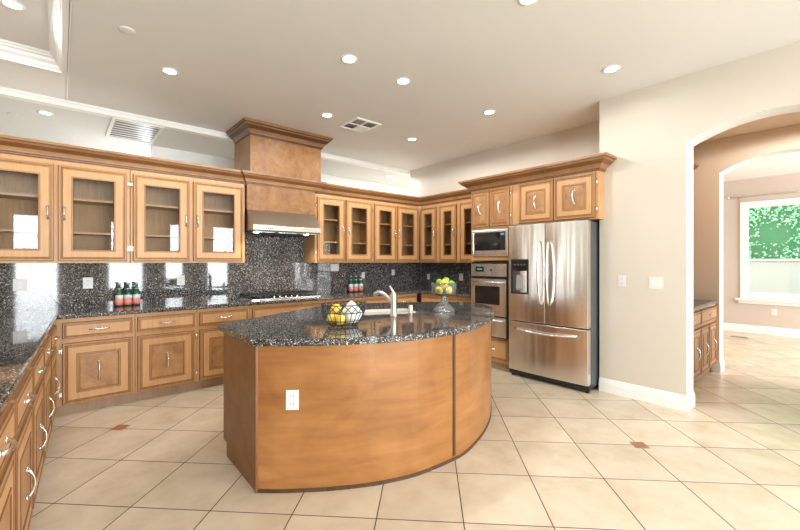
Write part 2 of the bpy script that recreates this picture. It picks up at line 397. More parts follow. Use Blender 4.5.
# local x -> -Y, so mirror the y span
win.data.transform(Matrix.Diagonal((-1, 1, 1, 1))); win.data.flip_normals(); struct(win)
MB().box(-.012, -.006, wy0+.08, wy1-.08, wz0+.08, wz1-.08, WPANE).build('window_pane', parent=None, loc=(FX+.08, 0, 0))
p = bpy.data.objects['window_pane']; p.parent = win; p.matrix_parent_inverse = Matrix.LocRotScale(win.location, win.rotation_euler.to_quaternion(), None).inverted()
sl = MB().box(FX-.09, FX+.02, wy0-.12, wy1+.10, wz0-.075, wz0-.035, TRIM).box(FX-.035, FX, wy0-.08, wy1+.06, wz0-.14, wz0-.075, TRIM).build('trim_4', bevel=.008); struct(sl)
mb = MB().box(FX+.04, FX+.08, .40, .455, wz0+.05, wz1-.05, TRIM).build('trim_5'); struct(mb)
# rear wall with the family-room windows
w = MB(); x = WX0
ztop = H+.1
for (x0, x1, z0, z1) in REARW:
    w.box(x, x0, REAR_Y-.12, REAR_Y, 0, ztop, WALL); w.box(x0, x1, REAR_Y-.12, REAR_Y, 0, z0, WALL); w.box(x0, x1, REAR_Y-.12, REAR_Y, z1, ztop, WALL); x = x1
w.box(x, WX1, REAR_Y-.12, REAR_Y, 0, ztop, WALL)
struct(w.build('wall_rear'))
for i, (x0, x1, z0, z1) in enumerate(REARW):
    w = MB(); w.rings(x0, x1, z0, z1, [(-.05, .0, TRIM), (-.05, -.025, TRIM), (.03, -.025, TRIM), (.03, .06, TRIM)])
    ww = w.build('window_%d' % (i+2)); ww.data.transform(Matrix.Diagonal((1, -1, 1, 1))); ww.data.flip_normals(); ww.location = (0, REAR_Y, 0); struct(ww)
struct(MB().box(WX0-.1, WX0, REAR_Y, 8, 0, ztop, WALL).build('wall_left'))
struct(MB().box(WX1, WX1+.1, REAR_Y, -3.9, 0, ztop, WALL).box(4.5, 4.74, -4.0, -3.9, 0, H, WALL).build('wall_family_room'))
w = MB(); w.rings(NOOKW[0], NOOKW[1], NOOKW[2], NOOKW[3], [(-.05, .0, TRIM), (-.05, -.025, TRIM), (.03, -.025, TRIM), (.03, .06, TRIM)]); ww = w.build('window_6', loc=(0, BY, 0)); struct(ww)
# baseboards
bbp = [(0, .0), (.018, .0), (.018, .095), (.014, .105), (.014, .12), (.009, .13), (.006, .145), (0, .15)]
def bboard(name, path): return struct(MB().sweep(path, bbp, TRIM).build(name))
bboard('baseboard_pier', [(4.5, 1.83), (4.5, 1.035), (4.74, 1.035)])
bboard('baseboard_hall', [(6.4, 1.20), (6.4, 1.122), (6.62, 1.122)])
bboard('baseboard_far', [(FX, 4.0), (FX, -4.0)])
bboard('baseboard_arch', [(4.5, -.14), (4.5, -1.35)])

# ------------------------------------------------------------------ cabinet builders
DOOR_T = .022
def bow(mb, a, b, out, r, m):
    """curved bow pull from a to b (3-D points) standing off by out along -y, flared ends"""
    a = Vector(a); b = Vector(b); pts = []; rs = []
    for i in range(13):
        t = i/12; p = a.lerp(b, t); p.y -= out*math.sin(PI*t)**.6; pts.append(p); rs.append(r*(1.5-.75*math.sin(PI*t)**.7))
    mb.tube(pts, rs, m, 8)
    for q in (a, b): mb.lathe([(.001, .0), (r*2.1, .0), (r*2.1, .003), (r*1.2, .007)], m, 10, (q.x, q.y, q.z), 'y')
def handle(parent, x, y, z, vertical, ln, label=None):
    mb = MB()
    if vertical: bow(mb, (x, y, z-ln/2), (x, y, z+ln/2), .030, .0072, CHROME)
    else: bow(mb, (x-ln/2, y, z), (x+ln/2, y, z), .030, .0072, CHROME)
    o = mb.build('handle', parent); o['label'] = label or 'curved chrome bow pull'
    return o
def raised_door(parent, x0, x1, z0, z1, hl=.12, inset=.115, hz=None, y=0):
    t = DOOR_T; k = min(1, (x1-x0)/.5); ins = inset*k if (x1-x0) < .4 else inset
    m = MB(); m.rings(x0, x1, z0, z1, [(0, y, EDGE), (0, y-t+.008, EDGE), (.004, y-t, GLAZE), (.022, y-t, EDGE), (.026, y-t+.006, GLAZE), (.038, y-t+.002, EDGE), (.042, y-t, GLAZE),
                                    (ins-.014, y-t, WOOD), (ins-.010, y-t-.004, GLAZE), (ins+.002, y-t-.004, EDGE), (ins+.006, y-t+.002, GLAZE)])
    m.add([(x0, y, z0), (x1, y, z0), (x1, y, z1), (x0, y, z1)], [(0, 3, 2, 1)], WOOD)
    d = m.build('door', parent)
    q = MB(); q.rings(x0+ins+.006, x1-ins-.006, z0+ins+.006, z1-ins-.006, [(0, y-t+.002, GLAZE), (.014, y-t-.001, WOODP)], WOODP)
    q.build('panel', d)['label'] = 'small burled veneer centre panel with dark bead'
    handle(d, (x0+x1)/2, y-t-.003, hz if hz else (z0+z1)/2, True, hl)
    return d
def glass_door(parent, x0, x1, z0, z1, hside, y=0, hz=None):
    t = DOOR_T; g = .106 if x1-x0 < .52 else .110
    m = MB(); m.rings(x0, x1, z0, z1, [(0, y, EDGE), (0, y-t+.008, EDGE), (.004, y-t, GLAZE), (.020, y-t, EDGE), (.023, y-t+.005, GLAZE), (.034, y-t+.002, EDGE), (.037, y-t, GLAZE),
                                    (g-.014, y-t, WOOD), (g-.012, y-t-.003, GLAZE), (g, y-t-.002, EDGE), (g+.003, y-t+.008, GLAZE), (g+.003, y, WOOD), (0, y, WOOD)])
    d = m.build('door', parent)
    MB().box(x0+g+.001, x1-g-.001, y-.008, y-.005, z0+g+.001, z1-g-.001, PANE).build('glass_pane', d)['label'] = 'clear glass pane'
    hx = x1-.045 if hside == 'r' else x0+.045
    handle(d, hx, y-t-.001, hz if hz else (z0+z1)/2+.0, True, .11)
    return d
def drawer(parent, x0, x1, z0, z1, y=0, hl=.13, knob=False):
    t = DOOR_T
    m = MB(); m.rings(x0, x1, z0, z1, [(0, y, EDGE), (0, y-t+.008, EDGE), (.004, y-t, GLAZE), (.014, y-t, EDGE), (.017, y-t+.004, GLAZE), (.026, y-t+.002, EDGE), (.029, y-t-.001, GLAZE)], WOOD)
    m.add([(x0, y, z0), (x1, y, z0), (x1, y, z1), (x0, y, z1)], [(0, 3, 2, 1)], WOOD)
    d = m.build('drawer', parent)
    if knob:
        MB().lathe([(.001, 0), (.008, 0), (.007, .012), (.014, .018), (.014, .026), (.001, .03)], CHROME, 12, ((x0+x1)/2, y-t, (z0+z1)/2), 'y').build('knob', d)
    else: handle(d, (x0+x1)/2, y-t-.001, (z0+z1)/2, False, hl)
    return d
def hinges(parent, xs, zs, y=0):
    for x in xs:
        for z in zs: MB().tube([(x, y-.012, z-.026), (x, y-.012, z+.026)], .006, CHROME, 8).box(x-.010, x+.010, y-.0105, y-.0005, z-.02, z+.02, CHROME).build('hinge', parent)['label'] = 'small chrome barrel hinge'
def base_body(parent, w, depth=.58, top=.90):
    MB().box(.0015, w-.0015, .0, depth, .10, top, WOOD).build('body', parent)
    MB().box(.0, w, .05, depth-.01, .0, .0995, TOEW).build('toe_kick', parent)['label'] = 'pale recessed plinth board'
def base_unit(label, loc, rot, w, ml=None, dr=True, door=True, group=None, m=.022, hl=.12, dhl=.13, wide=False, hinge=None, depth=.58):
    t = thing('base_cabinet', label, 'cabinet', loc, rot, group)
    base_body(t, w, depth)
    ml = m if ml is None else ml
    drawer(t, ml, w-m, .712, .862, hl=dhl)
    if wide: raised_door(t, m, w/2-.004, .105, .672); raised_door(t, w/2+.004, w-m, .105, .672)
    else: raised_door(t, ml, w-m, .105, .672, hl=hl)
    if hinge: hinges(t, [hinge], [.20, .60])
    return t
def upper_body(t, w, z0=1.41, z1=2.40, depth=.335, shelves=(1.70, 2.03), stiles=()):
    m = MB(); th = .018; y0 = .002
    m.box(.001, .001+th, y0+.02, depth, z0, z1, WOOD); m.box(w-.001-th, w-.001, y0+.02, depth, z0, z1, WOOD)
    m.box(.02, w-.02, y0+.02, depth-.02, z0+.004, z0+th+.004, INSIDE); m.box(.02, w-.02, y0+.02, depth, z1-th, z1, WOOD)
    m.build('body', t)
    MB().box(.0205, w-.0205, depth-.018, depth-.004, z0+.025, z1-.02, INSIDE).build('back_panel', t)
    # face frame
    m = MB(); m.box(.001, w-.001, y0, y0+.02, z0, z0+.045, WOOD); m.box(.001, w-.001, y0, y0+.02, z1-.085, z1, WOOD)
    for (a, b) in stiles: m.box(a, b, y0, y0+.0199, z0+.045, z1-.085, WOOD)
    m.build('face_frame', t)
    for z in shelves: MB().box(.0205, w-.0205, .026, depth-.02, z, z+.02, WOOD).build('shelf', t)
def upper_unit(label, loc, rot, w, doors, hinge_x=(), group=None, z0=1.41):
    t = thing('upper_cabinet', label, 'cabinet', loc, rot, group)
    st = [(.001, doors[0][0]+.05), (doors[-1][1]-.05, w-.001)]
    for a, b in zip(doors[:-1], doors[1:]): st.append((a[1]-.05, b[0]+.05))
    upper_body(t, w, z0=z0, stiles=st)
    for (a, b, hs) in doors: glass_door(t, a, b, 1.43, 2.352, hs)
    hinges(t, hinge_x, [1.56, 2.24])
    return t

# ------------------------------------------------------------------ base cabinets
YF = 4.74
G1 = 'base cabinets along the back wall'
base_unit('maple base cabinet at the inner corner left of the bottles, burled door', (-.05, YF, 0), 0, .618, ml=.062, group=G1, m=.018, hl=.16, hinge=.05)
base_unit('maple base cabinet second from the inner corner, under the green bottles', (.57, YF, 0), 0, .568, group=G1, m=.018, hl=.15, hinge=.562)
base_unit('maple base cabinet between the bottles and the cooktop, partly behind the island', (1.14, YF, 0), 0, .578, group=G1, m=.022)
base_unit('widest maple base cabinet, directly under the cooktop', (1.72, YF, 0), 0, 1.03, group=G1, wide=True, dhl=.14)
base_unit('maple base cabinet just right of the cooktop, behind the wire basket', (2.755, YF, 0), 0, .62, group=G1)
base_unit('maple base cabinet behind the faucet spout, next to last before the right corner', (3.38, YF, 0), 0, .60, group=G1)
base_unit('maple base cabinet at the right corner, behind the faucet', (3.985, YF, 0), 0, .50, group=G1)
XR = 4.53
G2 = 'base cabinets on the right wall'
base_unit('maple base cabinet on the right wall at the corner, left behind the fruit bowl', (XR, 4.70, 0), -PI/2, .60, group=G2)
base_unit('maple base cabinet beside the oven tower, right behind the fruit bowl', (XR, 4.095, 0), -PI/2, .59, group=G2)
G3 = 'base cabinets under the left counter'
lefts = ['maple base cabinet farthest along the left counter, touching the inner corner', 'second maple base cabinet from the inner corner on the left counter',
         'middle maple base cabinet on the left counter', 'maple base cabinet on the left counter, second nearest in the photo',
         'nearest maple base cabinet of the left counter, at the lower left edge']
th = math.radians(90-2.58); ux, uy = math.cos(th), math.sin(th)
for i, lab in enumerate(lefts):
    s0 = .05 + .615*(i+1); base_unit(lab, (-.045-ux*s0, YF-.024-uy*s0, 0), th, .613, group=G3, depth=.60, hl=.13)

# worktop of the perimeter, one continuous granite slab
def slab(name, outer, z0, z1, m, holes=(), edge=.012, parent=None):
    bm = bmesh.new()
    def loop(poly, z): 
        vs = [bm.verts.new((x, y, z)) for x, y in poly]; return vs, [bm.edges.new((vs[i], vs[(i+1) % len(vs)])) for i in range(len(vs))]
    for z in (z0, z1):
        es = []
        for poly in [outer]+list(holes): es += loop(poly, z)[1]
        bmesh.ops.triangle_fill(bm, edges=es, use_beauty=True)
    bm.verts.ensure_lookup_table(); allp = [outer]+list(holes); n = sum(len(p) for p in allp); k = 0
    for p in allp:
        for i in range(len(p)): bm.faces.new((bm.verts[k+i], bm.verts[k+(i+1) % len(p)], bm.verts[n+k+(i+1) % len(p)], bm.verts[n+k+i]))
        k += len(p)
    bmesh.ops.recalc_face_normals(bm, faces=bm.faces)
    me = bpy.data.meshes.new(name); bm.to_mesh(me); bm.free(); me.materials.append(m)
    o = bpy.data.objects.new(name, me); COL.objects.link(o)
    if parent: o.parent = parent
    b = o.modifiers.new('bevel', 'BEVEL'); b.width = edge; b.segments = 3; b.limit_method = 'ANGLE'; b.angle_limit = 1.0
    return o
CT0, CT1 = .901, .942
le = lambda s: (-.021-ux*s, 4.685-uy*s)      # front edge of left run
o = slab('granite_worktop', [(-.85, .9), le(3.80), (-.021, 4.685), (4.49, 4.70), (4.49, 3.503), (5.148, 3.503), (5.148, 5.338), (-.85, 5.338)], CT0, CT1, GRAN)
tag(o, 'polished dark speckled granite worktop running round the walls', 'worktop')
b = MB(); b.box(-.9, 1.75, 5.322, 5.339, CT1+.001, 1.409, GRAN).box(1.75, 2.73, 5.322, 5.339, CT1+.001, 1.95, GRAN).box(2.73, 5.131, 5.322, 5.339, CT1+.001, 1.409, GRAN)
tag(b.build('granite_backsplash'), 'glossy speckled granite backsplash on the back wall behind the cooktop', 'backsplash')
b = MB(); b.box(5.132, 5.149, 3.503, 5.32, CT1+.001, 1.409, GRAN)
tag(b.build('granite_backsplash'), 'granite backsplash on the right wall behind the fruit bowl', 'backsplash')

# ------------------------------------------------------------------ upper cabinets
YU = 5.0
GU = 'glass-door upper cabinets'
upper_unit('glass-door upper cabinet at the far left edge, left of the vent', (-.645, YU, 0), 0, 1.20, [(.045, .599, 'r'), (.627, 1.173, 'l')], [1.187], GU)
upper_unit('glass-door upper cabinet directly left of the range hood', (.56, YU, 0), 0, 1.19, [(.021, .567, 'r'), (.598, 1.165, 'l')], [.008], GU)
upper_unit('glass-door upper cabinet directly right of the range hood', (2.73, YU, 0), 0, 1.02, [(.03, .50, 'r'), (.515, 1.0, 'l')], [.012, 1.012], GU)
upper_unit('glass-door upper cabinet on the back wall at the right corner', (3.755, YU, 0), 0, 1.02, [(.02, .479, 'r'), (.501, .985, 'l')], [], GU)
upper_unit('narrow one-door glass upper cabinet on the right wall, at the corner', (4.80, 4.995, 0), -PI/2, .44, [(.02, .407, 'r')], [], GU)
upper_unit('glass-door upper cabinet on the right wall beside the microwave tower', (4.80, 4.553, 0), -PI/2, 1.05, [(.034, .406, 'r'), (.47, .86, 'l')], [], GU)

CR = lambda z0, z1, out, A=CRW, B=GLAZE: [(0, z0), (.012, z0, B), (.014, z0+.018, B), (.024, z0+.022, B), (.026, z0+.034), (out*.42, z0+(z1-z0)*.42, A), (out*.75, z0+(z1-z0)*.66, B), (out*.86, z0+(z1-z0)*.74, A), (out*.86, z0+(z1-z0)*.82, B), (out, z0+(z1-z0)*.84, A), (out, z1, A), (0, z1)]
o = MB().sweep([(-1.2, 5.0), (1.765, 5.0), (1.765, 4.955), (2.765, 4.955), (2.765, 5.0), (4.80, 5.0), (4.80, 3.512)], CR(2.402, 2.545, .085), CRW).build('crown_moulding')
tag(o, 'long maple crown moulding along the tops of the glass cabinets', 'moulding')
o = MB().box(-1.2, 1.755, 5.0, 5.33, 2.403, 2.43, WOOD).box(2.78, 4.79, 5.01, 5.33, 2.403, 2.43, WOOD).build('cabinet_top_board'); o.parent = bpy.data.objects['crown_moulding']

# wood panel behind the hood and the chimney cover on top
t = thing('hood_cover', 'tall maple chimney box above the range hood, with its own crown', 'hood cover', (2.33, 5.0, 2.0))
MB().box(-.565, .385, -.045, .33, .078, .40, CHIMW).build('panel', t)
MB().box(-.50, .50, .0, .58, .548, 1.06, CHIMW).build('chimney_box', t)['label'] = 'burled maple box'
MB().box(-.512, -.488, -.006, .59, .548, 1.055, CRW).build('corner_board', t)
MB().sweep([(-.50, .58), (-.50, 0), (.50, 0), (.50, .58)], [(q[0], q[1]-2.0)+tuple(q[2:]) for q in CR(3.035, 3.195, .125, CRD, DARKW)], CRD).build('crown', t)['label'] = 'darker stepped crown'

# range hood
t = thing('range_hood', 'stainless steel range hood over the cooktop', 'range hood', (2.235, 5.0, 1.80))
hw = .465
prof = [(-.235, .015), (-.235, .075), (-.065, .275), (.31, .275), (.31, .015)]
MB().extr(prof, 'x', -hw, hw, HOODS).build('canopy', t, bevel=.004)
MB().box(-hw+.01, hw-.01, -.225, .30, .0, .0145, GREYM).build('underside', t)
for i, x in enumerate((-.30, .0, .30)):
    l = MB().box(x-.13, x+.13, -.19, .24, -.008, -.0005, STEEL)
    for k in range(9): l.box(x-.125, x+.125, -.185+k*.046, -.175+k*.046, -.012, -.008, IRON)
    l.build('filter', t)
for x in (-.40, .28):
    MB().lathe([(.001, -.0125), (.032, -.0125), (.034, -.0005)], LENS, 16, (x, -.16, -.004)).build('lamp', t)
    ld = bpy.data.lights.new('hood_lamp_light', 'SPOT'); ld.energy = 9; ld.color = (1, .85, .62); ld.spot_size = 2.2; ld.spot_blend = .8; ld.shadow_soft_size = .03
    lo = bpy.data.objects.new('hood_lamp_light', ld); COL.objects.link(lo); lo.parent = t; lo.location = (x, -.12, -.03)
for k in range(4): MB().lathe([(.001, 0), (.008, 0), (.007, .008), (.001, .009)], BLACK, 10, (-.30+k*.025, -.235, .04), 'y').build('button', t)

# cooktop
t = thing('gas_cooktop', 'black gas cooktop with cast iron grates set in the granite worktop', 'cooktop', (2.25, 5.05, CT1+.0005))
MB().box(-.47, .47, -.20, .22, 0, .012, BGLASS).build('glass_plate', t, bevel=.003)
MB().box(-.475, .475, -.222, -.2005, 0, .016, STEEL).box(-.475, -.4705, -.2, .22, 0, .016, STEEL).box(.4705, .475, -.2, .22, 0, .016, STEEL).build('steel_rim', t, bevel=.003)
for k, x in enumerate((-.31, .0, .31)):
    g = MB(); y0, y1 = (-.10, .205)
    for yy in (y0, (y0+y1)/2, y1): g.box(x-.145, x+.145, yy-.006, yy+.006, .046, .062, IRON)
    for xx in (x-.145, x-.05, x+.05, x+.145): g.box(xx-.006, xx+.006, y0, y1, .046, .062, IRON)
    for xx in (x-.145, x+.145):
        for yy in (y0, y1): g.box(xx-.008, xx+.008, yy-.008, yy+.008, .0125, .048, IRON)
    g.build('grate', t)
for x, y in ((-.31, .12), (-.31, -.03), (0, .05), (.31, .12), (.31, -.03)):
    MB().lathe([(.045, .0125), (.042, .02), (.03, .022), (.03, .029), (.001, .03)], IRON, 16, (x, y, 0)).build('burner', t)
for k in range(5):
    MB().lathe([(.018, .0125), (.018, .02), (.014, .022), (.013, .037), (.001, .038)], CHROME, 14, (-.16+k*.08, -.155, 0)).build('knob', t)['label'] = 'chrome control knob'

# ------------------------------------------------------------------ oven tower
YT = 3.495
t = thing('oven_tower_cabinet', 'tall maple cabinet housing the microwave and the wall oven', 'cabinet', (4.35, YT, 0), -PI/2)
m = MB(); m.box(.0, .03, .0, .79, .10, 2.40, WOOD).box(.605, .652, .0, .79, .10, 2.40, WOOD).box(.03, .605, 0, .79, 1.86, 2.40, WOOD).box(.03, .605, 0, .5, 1.44, 1.495, WOOD)
m.box(.03, .605, 0, .79, .10, .42, WOOD).box(.03, .605, .52, .79, .42, 1.86, INSIDE)
m.build('body', t)
MB().box(0, .652, .04, .78, 0, .0995, TOEW).build('toe_kick', t)
raised_door(t, .012, .315, 1.892, 2.385, inset=.10, hl=.13); raised_door(t, .322, .628, 1.892, 2.385, inset=.10, hl=.13)
hinges(t, [.640], [2.01, 2.29])
drawer(t, .03, .61, .14, .40, hl=.14)
t = thing('microwave', 'stainless built-in microwave in the tower above the oven', 'microwave', (4.335, YT-.035, 1.50), -PI/2)
MB().box(.0, .57, .002, .42, .0, .345, GREYM).build('body', t)
m = MB(); m.rings(-.0, .575, .0, .348, [(0, .0, STEEL), (0, -.018, STEEL), (.006, -.022, STEEL), (.03, -.022, STEEL), (.034, -.016, STEEL)]); m.build('frame', t)['label'] = 'stainless surround'
MB().box(.035, .455, -.019, -.008, .075, .312, BGLASS).build('door', t)['label'] = 'black glass door'
MB().box(.457, .54, -.019, -.008, .075, .312, BLACK).box(.47, .525, -.0198, -.019, .27, .295, DISPLAY).build('control_panel', t)
MB().box(.03, .545, -.021, -.012, .034, .073, STEEL).lathe([(.001, .0), (.008, 0), (.008, .002), (.001, .002)], CHROME, 12, (.29, -.021, .053), 'y').build('lower_trim', t)
MB().box(.035, .54, -.021, -.012, .314, .318, STEEL).build('upper_trim', t)
t = thing('wall_oven', 'stainless wall oven under the microwave with dark window', 'oven', (4.335, YT-.035, .43), -PI/2)
MB().box(.004, .566, .002, .5, .0, .99, BLACK).build('body', t)
MB().box(-.004, .574, -.016, .0015, -.002, .992, BLACK).build('frame', t)['label'] = 'black edge frame'
MB().box(.005, .565, -.03, -.0165, .80, .965, STEEL).build('control_panel', t, bevel=.004)
MB().box(.075, .21, -.032, -.030, .86, .925, BGLASS).box(.10, .185, -.0325, -.032, .885, .905, DISPLAY).build('clock', t)
MB().lathe([(.001, 0), (.014, 0), (.012, .018), (.001, .02)], BLACK, 14, (.335, -.03, .885), 'y').build('knob', t)
d = MB().box(.005, .565, -.042, -.0165, .285, .765, STEEL).build('oven_door', t, bevel=.005)
MB().box(.075, .47, -.0445, -.0421, .43, .67, BGLASS).build('window', d)['label'] = 'dark glass window'
q = MB().tube([(.06, -.043, .725), (.06, -.075, .725)], .008, CHROME, 8).tube([(.51, -.043, .725), (.51, -.075, .725)], .008, CHROME, 8).tube([(.03, -.078, .725), (.54, -.078, .725)], .011, CHROME, 10); q.build('handle', d)
d = MB().box(.005, .565, -.042, -.0165, .012, .265, STEEL).build('warming_drawer', t, bevel=.005)
MB().tube([(.06, -.043, .225), (.06, -.07, .225)], .008, CHROME, 8).tube([(.51, -.043, .225), (.51, -.07, .225)], .008, CHROME, 8).tube([(.03, -.072, .225), (.54, -.072, .225)], .01, CHROME, 10).build('handle', d)

# cabinet over the fridge
t = thing('fridge_top_cabinet', 'maple wall cabinet above the refrigerator with two burled doors', 'cabinet', (4.35, 2.835, 0), -PI/2)
m = MB(); m.box(.0, 1.0, 0, .79, 1.885, 2.40, WOOD).box(1.0, 1.055, 0, .148, 1.885, 2.40, WOOD)
m.build('body', t)
raised_door(t, .10, .556, 1.90, 2.388, inset=.11, hl=.14); raised_door(t, .562, 1.032, 1.90, 2.388, inset=.11, hl=.14)
hinges(t, [1.042], [1.99, 2.28])
o = MB().sweep([(4.69, 3.497), (4.35, 3.497), (4.35, 1.779), (4.497, 1.779)], CR(2.402, 2.545, .13), CRW).build('crown_moulding')
tag(o, 'maple crown moulding projecting over the microwave tower and fridge', 'moulding')
MB().box(4.352, 5.14, 1.835, 3.49, 2.403, 2.43, WOOD).build('cabinet_top_board').parent = o

# refrigerator
t = thing('refrigerator', 'stainless french-door refrigerator with bottom freezer drawer', 'refrigerator', (4.265, 2.836, 0), -PI/2)
FW = .983
MB().box(.005, FW-.005, .085, .80, .05, 1.865, GREYM).build('body', t, bevel=.006)
split = .492
def curved_panel(x0, x1, z0, z1, bulge=.012):
    m = MB(); n = 10; pts = []
    for i in range(n+1):
        s = i/n; pts.append((x0+(x1-x0)*s, -bulge*math.sin(PI*s)))
    poly = [(x0, .075)] + pts + [(x1, .075)]
    return m.prism([(p[0], p[1]) for p in poly], z0, z1, STEEL)
d1 = curved_panel(.002, split-.003, .70, 1.872).build('door', t, bevel=.006)
d2 = curved_panel(split+.003, FW-.002, .70, 1.872).build('door', t, bevel=.006)
d3 = curved_panel(.002, FW-.002, .085, .685, .014).build('freezer_drawer', t, bevel=.006)
for d, x in ((d1, split-.05), (d2, split+.055)):
    pts = []; 
    for i in range(17):
        s = i/16; pts.append((x, -.012-.062*math.sin(PI*s)**.5, .92+.74*s))
    MB().tube(pts, [.011+.004*math.sin(PI*i/16) for i in range(17)], CHROME, 10).build('handle', d)['label'] = 'tall curved chrome handle'
pts = [(.10+.76*i/16, -.012-.055*math.sin(PI*i/16)**.5, .605-.02*math.sin(PI*i/16)) for i in range(17)]
MB().tube(pts, .011, CHROME, 10).build('handle', d3)['label'] = 'long bowed chrome handle'
q = MB(); q.rings(.045, .285, 1.03, 1.455, [(0, -.004, BLACK), (.0, -.014, BLACK), (.012, -.018, BLACK), (.02, -.016, BLACK)]); q.box(.065, .265, -.0165, -.006, 1.31, 1.435, BGLASS)
for k in range(4): q.lathe([(.001, 0), (.012, 0), (.012, .003), (.001, .003)], GREYM, 12, (.10+.044*k, -.0165, 1.385), 'y')
dsp = q.build('water_dispenser', d1); dsp['label'] = 'black ice and water dispenser'
MB().box(.065, .265, -.0105, -.0075, 1.05, 1.309, simple('recess_grey', (.06, .06, .065), .3)).extr([(-.035, 1.10), (-.011, 1.07), (-.011, 1.24), (-.02, 1.26)], 'x', .125, .205, simple('paddle_grey', (.45, .45, .46), .25, .6)).build('paddle', d1)
MB().box(.0, FW, .02, .12, .03, .08, BLACK).build('kick_grille', t, bevel=.004)
for x in (.03, FW-.03):
    for y in (.06, .74): MB().lathe([(.022, 0), (.022, .04), (.012, .05)], BLACK, 12, (x, y, 0)).build('foot', t)
for x in (.06, FW-.06): MB().box(x-.05, x+.05, .01, .13, 1.873, 1.884, GREYM).build('hinge_cover', t)

# ------------------------------------------------------------------ island
front = [(.908, 2.408), (.963, 2.355), (1.02, 2.304), (1.141, 2.213), (1.25, 2.135), (1.40, 2.045), (1.564, 1.965), (1.80, 1.892), (2.128, 1.868), (2.30, 1.885), (2.50, 1.945), (2.66, 2.005), (2.80, 2.072), (2.93, 2.142), (3.06, 2.225), (3.2, 2.33), (3.33, 2.45), (3.45, 2.59), (3.53, 2.74), (3.55, 2.87)]
back = [(3.50, 2.98), (3.26, 3.16), (2.95, 3.36), (2.60, 3.54), (2.12, 3.60), (1.78, 3.46), (1.28, 3.19), (.93, 3.08)]
def offset(poly, d):
    n = len(poly); out = []
    for i in range(n):
        p = Vector(poly[i]); a = (p-Vector(poly[i-1])).normalized(); b = (Vector(poly[(i+1) % n])-p).normalized()
        na = Vector((a.y, -a.x)); nb = Vector((b.y, -b.x)); k = na+nb; k = k/max(k.dot(na), .35); out.append((p.x+k.x*d, p.y+k.y*d))
    return out
def catmull(P, k=4):
    out = []
    for i in range(len(P)-1):
        p0 = Vector(P[max(i-1, 0)]); p1 = Vector(P[i]); p2 = Vector(P[i+1]); p3 = Vector(P[min(i+2, len(P)-1)])
        for j in range(k):
            t_ = j/k; q = .5*((2*p1)+(p2-p0)*t_+(2*p0-5*p1+4*p2-p3)*t_*t_+(3*p1-p0-3*p2+p3)*t_**3); out.append((q.x, q.y))
    return out+[tuple(P[-1])]
front = catmull(front, 4)
outline = front+back        # counter-clockwise: right hand side is outwards
t = thing('kitchen_island', 'maple kitchen island with a long curved front', 'island', (2.2, 2.7, 0))
ofs = lambda P: [(x-2.2, y-2.7) for x, y in P]
def ribbon(P, z0, z1, m, th=.02):
    mb = MB(); return mb.sweep(P, [(-th, z0), (0, z0), (0, z1), (-th, z1), (-th, z0)], m)
seam = 32
ribbon(ofs(front[:seam+1]), .023, .9075, ISLW).build('curved_panel', t)['label'] = 'wide left curved maple panel'
ribbon(ofs(front[seam:]), .023, .9075, ISLW).build('curved_panel', t)['label'] = 'narrower right curved maple panel'
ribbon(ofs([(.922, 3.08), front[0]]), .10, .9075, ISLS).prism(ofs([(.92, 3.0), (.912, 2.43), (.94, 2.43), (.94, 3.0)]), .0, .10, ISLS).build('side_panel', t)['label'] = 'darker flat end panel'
ribbon(ofs([front[-1]]+back), .10, .9045, WOOD).build('back_panel', t)
ribbon(ofs(offset(outline, .004)[0:len(front)]), .0, .022, DARKW, .03).build('base_strip', t)['label'] = 'dark strip along the foot'
sx, sy = front[seam]
MB().box(sx-2.2-.012, sx-2.2+.012, sy-2.7-.006, sy-2.7+.01, .035, .904, DARKW).build('seam_batten', t, rot=None)
MB().box(front[0][0]-2.2-.004, front[0][0]-2.2+.012, front[0][1]-2.7-.012, front[0][1]-2.7+.004, .0, .904, GLAZE).build('corner_batten', t)
MB().prism(ofs(offset(back+[front[-1]], -.06)[0:len(back)]+[(1.2, 2.6), (2.1, 2.2), (3.1, 2.5)]), 0, .0995, TOEW).build('toe_kick', t)
# worktop with sink cut-out
slabout = offset(front+[(3.56, 2.93), (3.50, 3.04), (3.26, 3.21), (2.95, 3.41), (2.60, 3.59), (2.3, 3.67), (2.08, 3.67), (1.78, 3.53), (1.28, 3.26), (.93, 3.11)], .034)
def smooth(P, it=1):
    return P
SC = (2.315, 2.87); sa = math.radians(-25)
def rrect(hx, hy, r, n=5):
    pts = []
    for cx, cy, a0 in ((hx-r, hy-r, 0), (-hx+r, hy-r, 90), (-hx+r, -hy+r, 180), (hx-r, -hy+r, 270)):
        for i in range(n+1):
            a = math.radians(a0+90*i/n); pts.append((cx+r*math.cos(a), cy+r*math.sin(a)))
    return pts
def toS(P): return [(SC[0]+x*math.cos(sa)-y*math.sin(sa), SC[1]+x*math.sin(sa)+y*math.cos(sa)) for x, y in P]
IT = .953
o = slab('island_worktop', slabout, .908, IT, GRAN, holes=[toS(rrect(.25, .155, .07))], edge=.014)
tag(o, 'curved polished granite worktop on the island', 'worktop')
# sink
t = thing('island_sink', 'cream double-bowl sink set into the island worktop behind the faucet', 'sink', (SC[0], SC[1], IT), sa)
m = MB(); o1, o2, o3, o4 = rrect(.265, .17, .08), rrect(.238, .143, .065), rrect(.23, .135, .06), rrect(.20, .11, .05)
def lp(P, z): return [(x, y, z) for x, y in P]
rr = [lp(o1, .001), lp(o1, .004), lp(rrect(.258, .163, .075), .006), lp(o2, .004), lp(o3, -.02), lp(o4, -.17)]
n = len(o1)
for a, b in zip(rr[:-1], rr[1:]): m.add(a+b, [(i, (i+1) % n, n+(i+1) % n, n+i) for i in range(n)], CREAM, True)
m.add(rr[-1], [tuple(range(n))], CREAM); m.build('basin', t)
MB().box(-.01, .01, -.125, .125, -.165, -.03, CREAM).build('divider', t, bevel=.006)
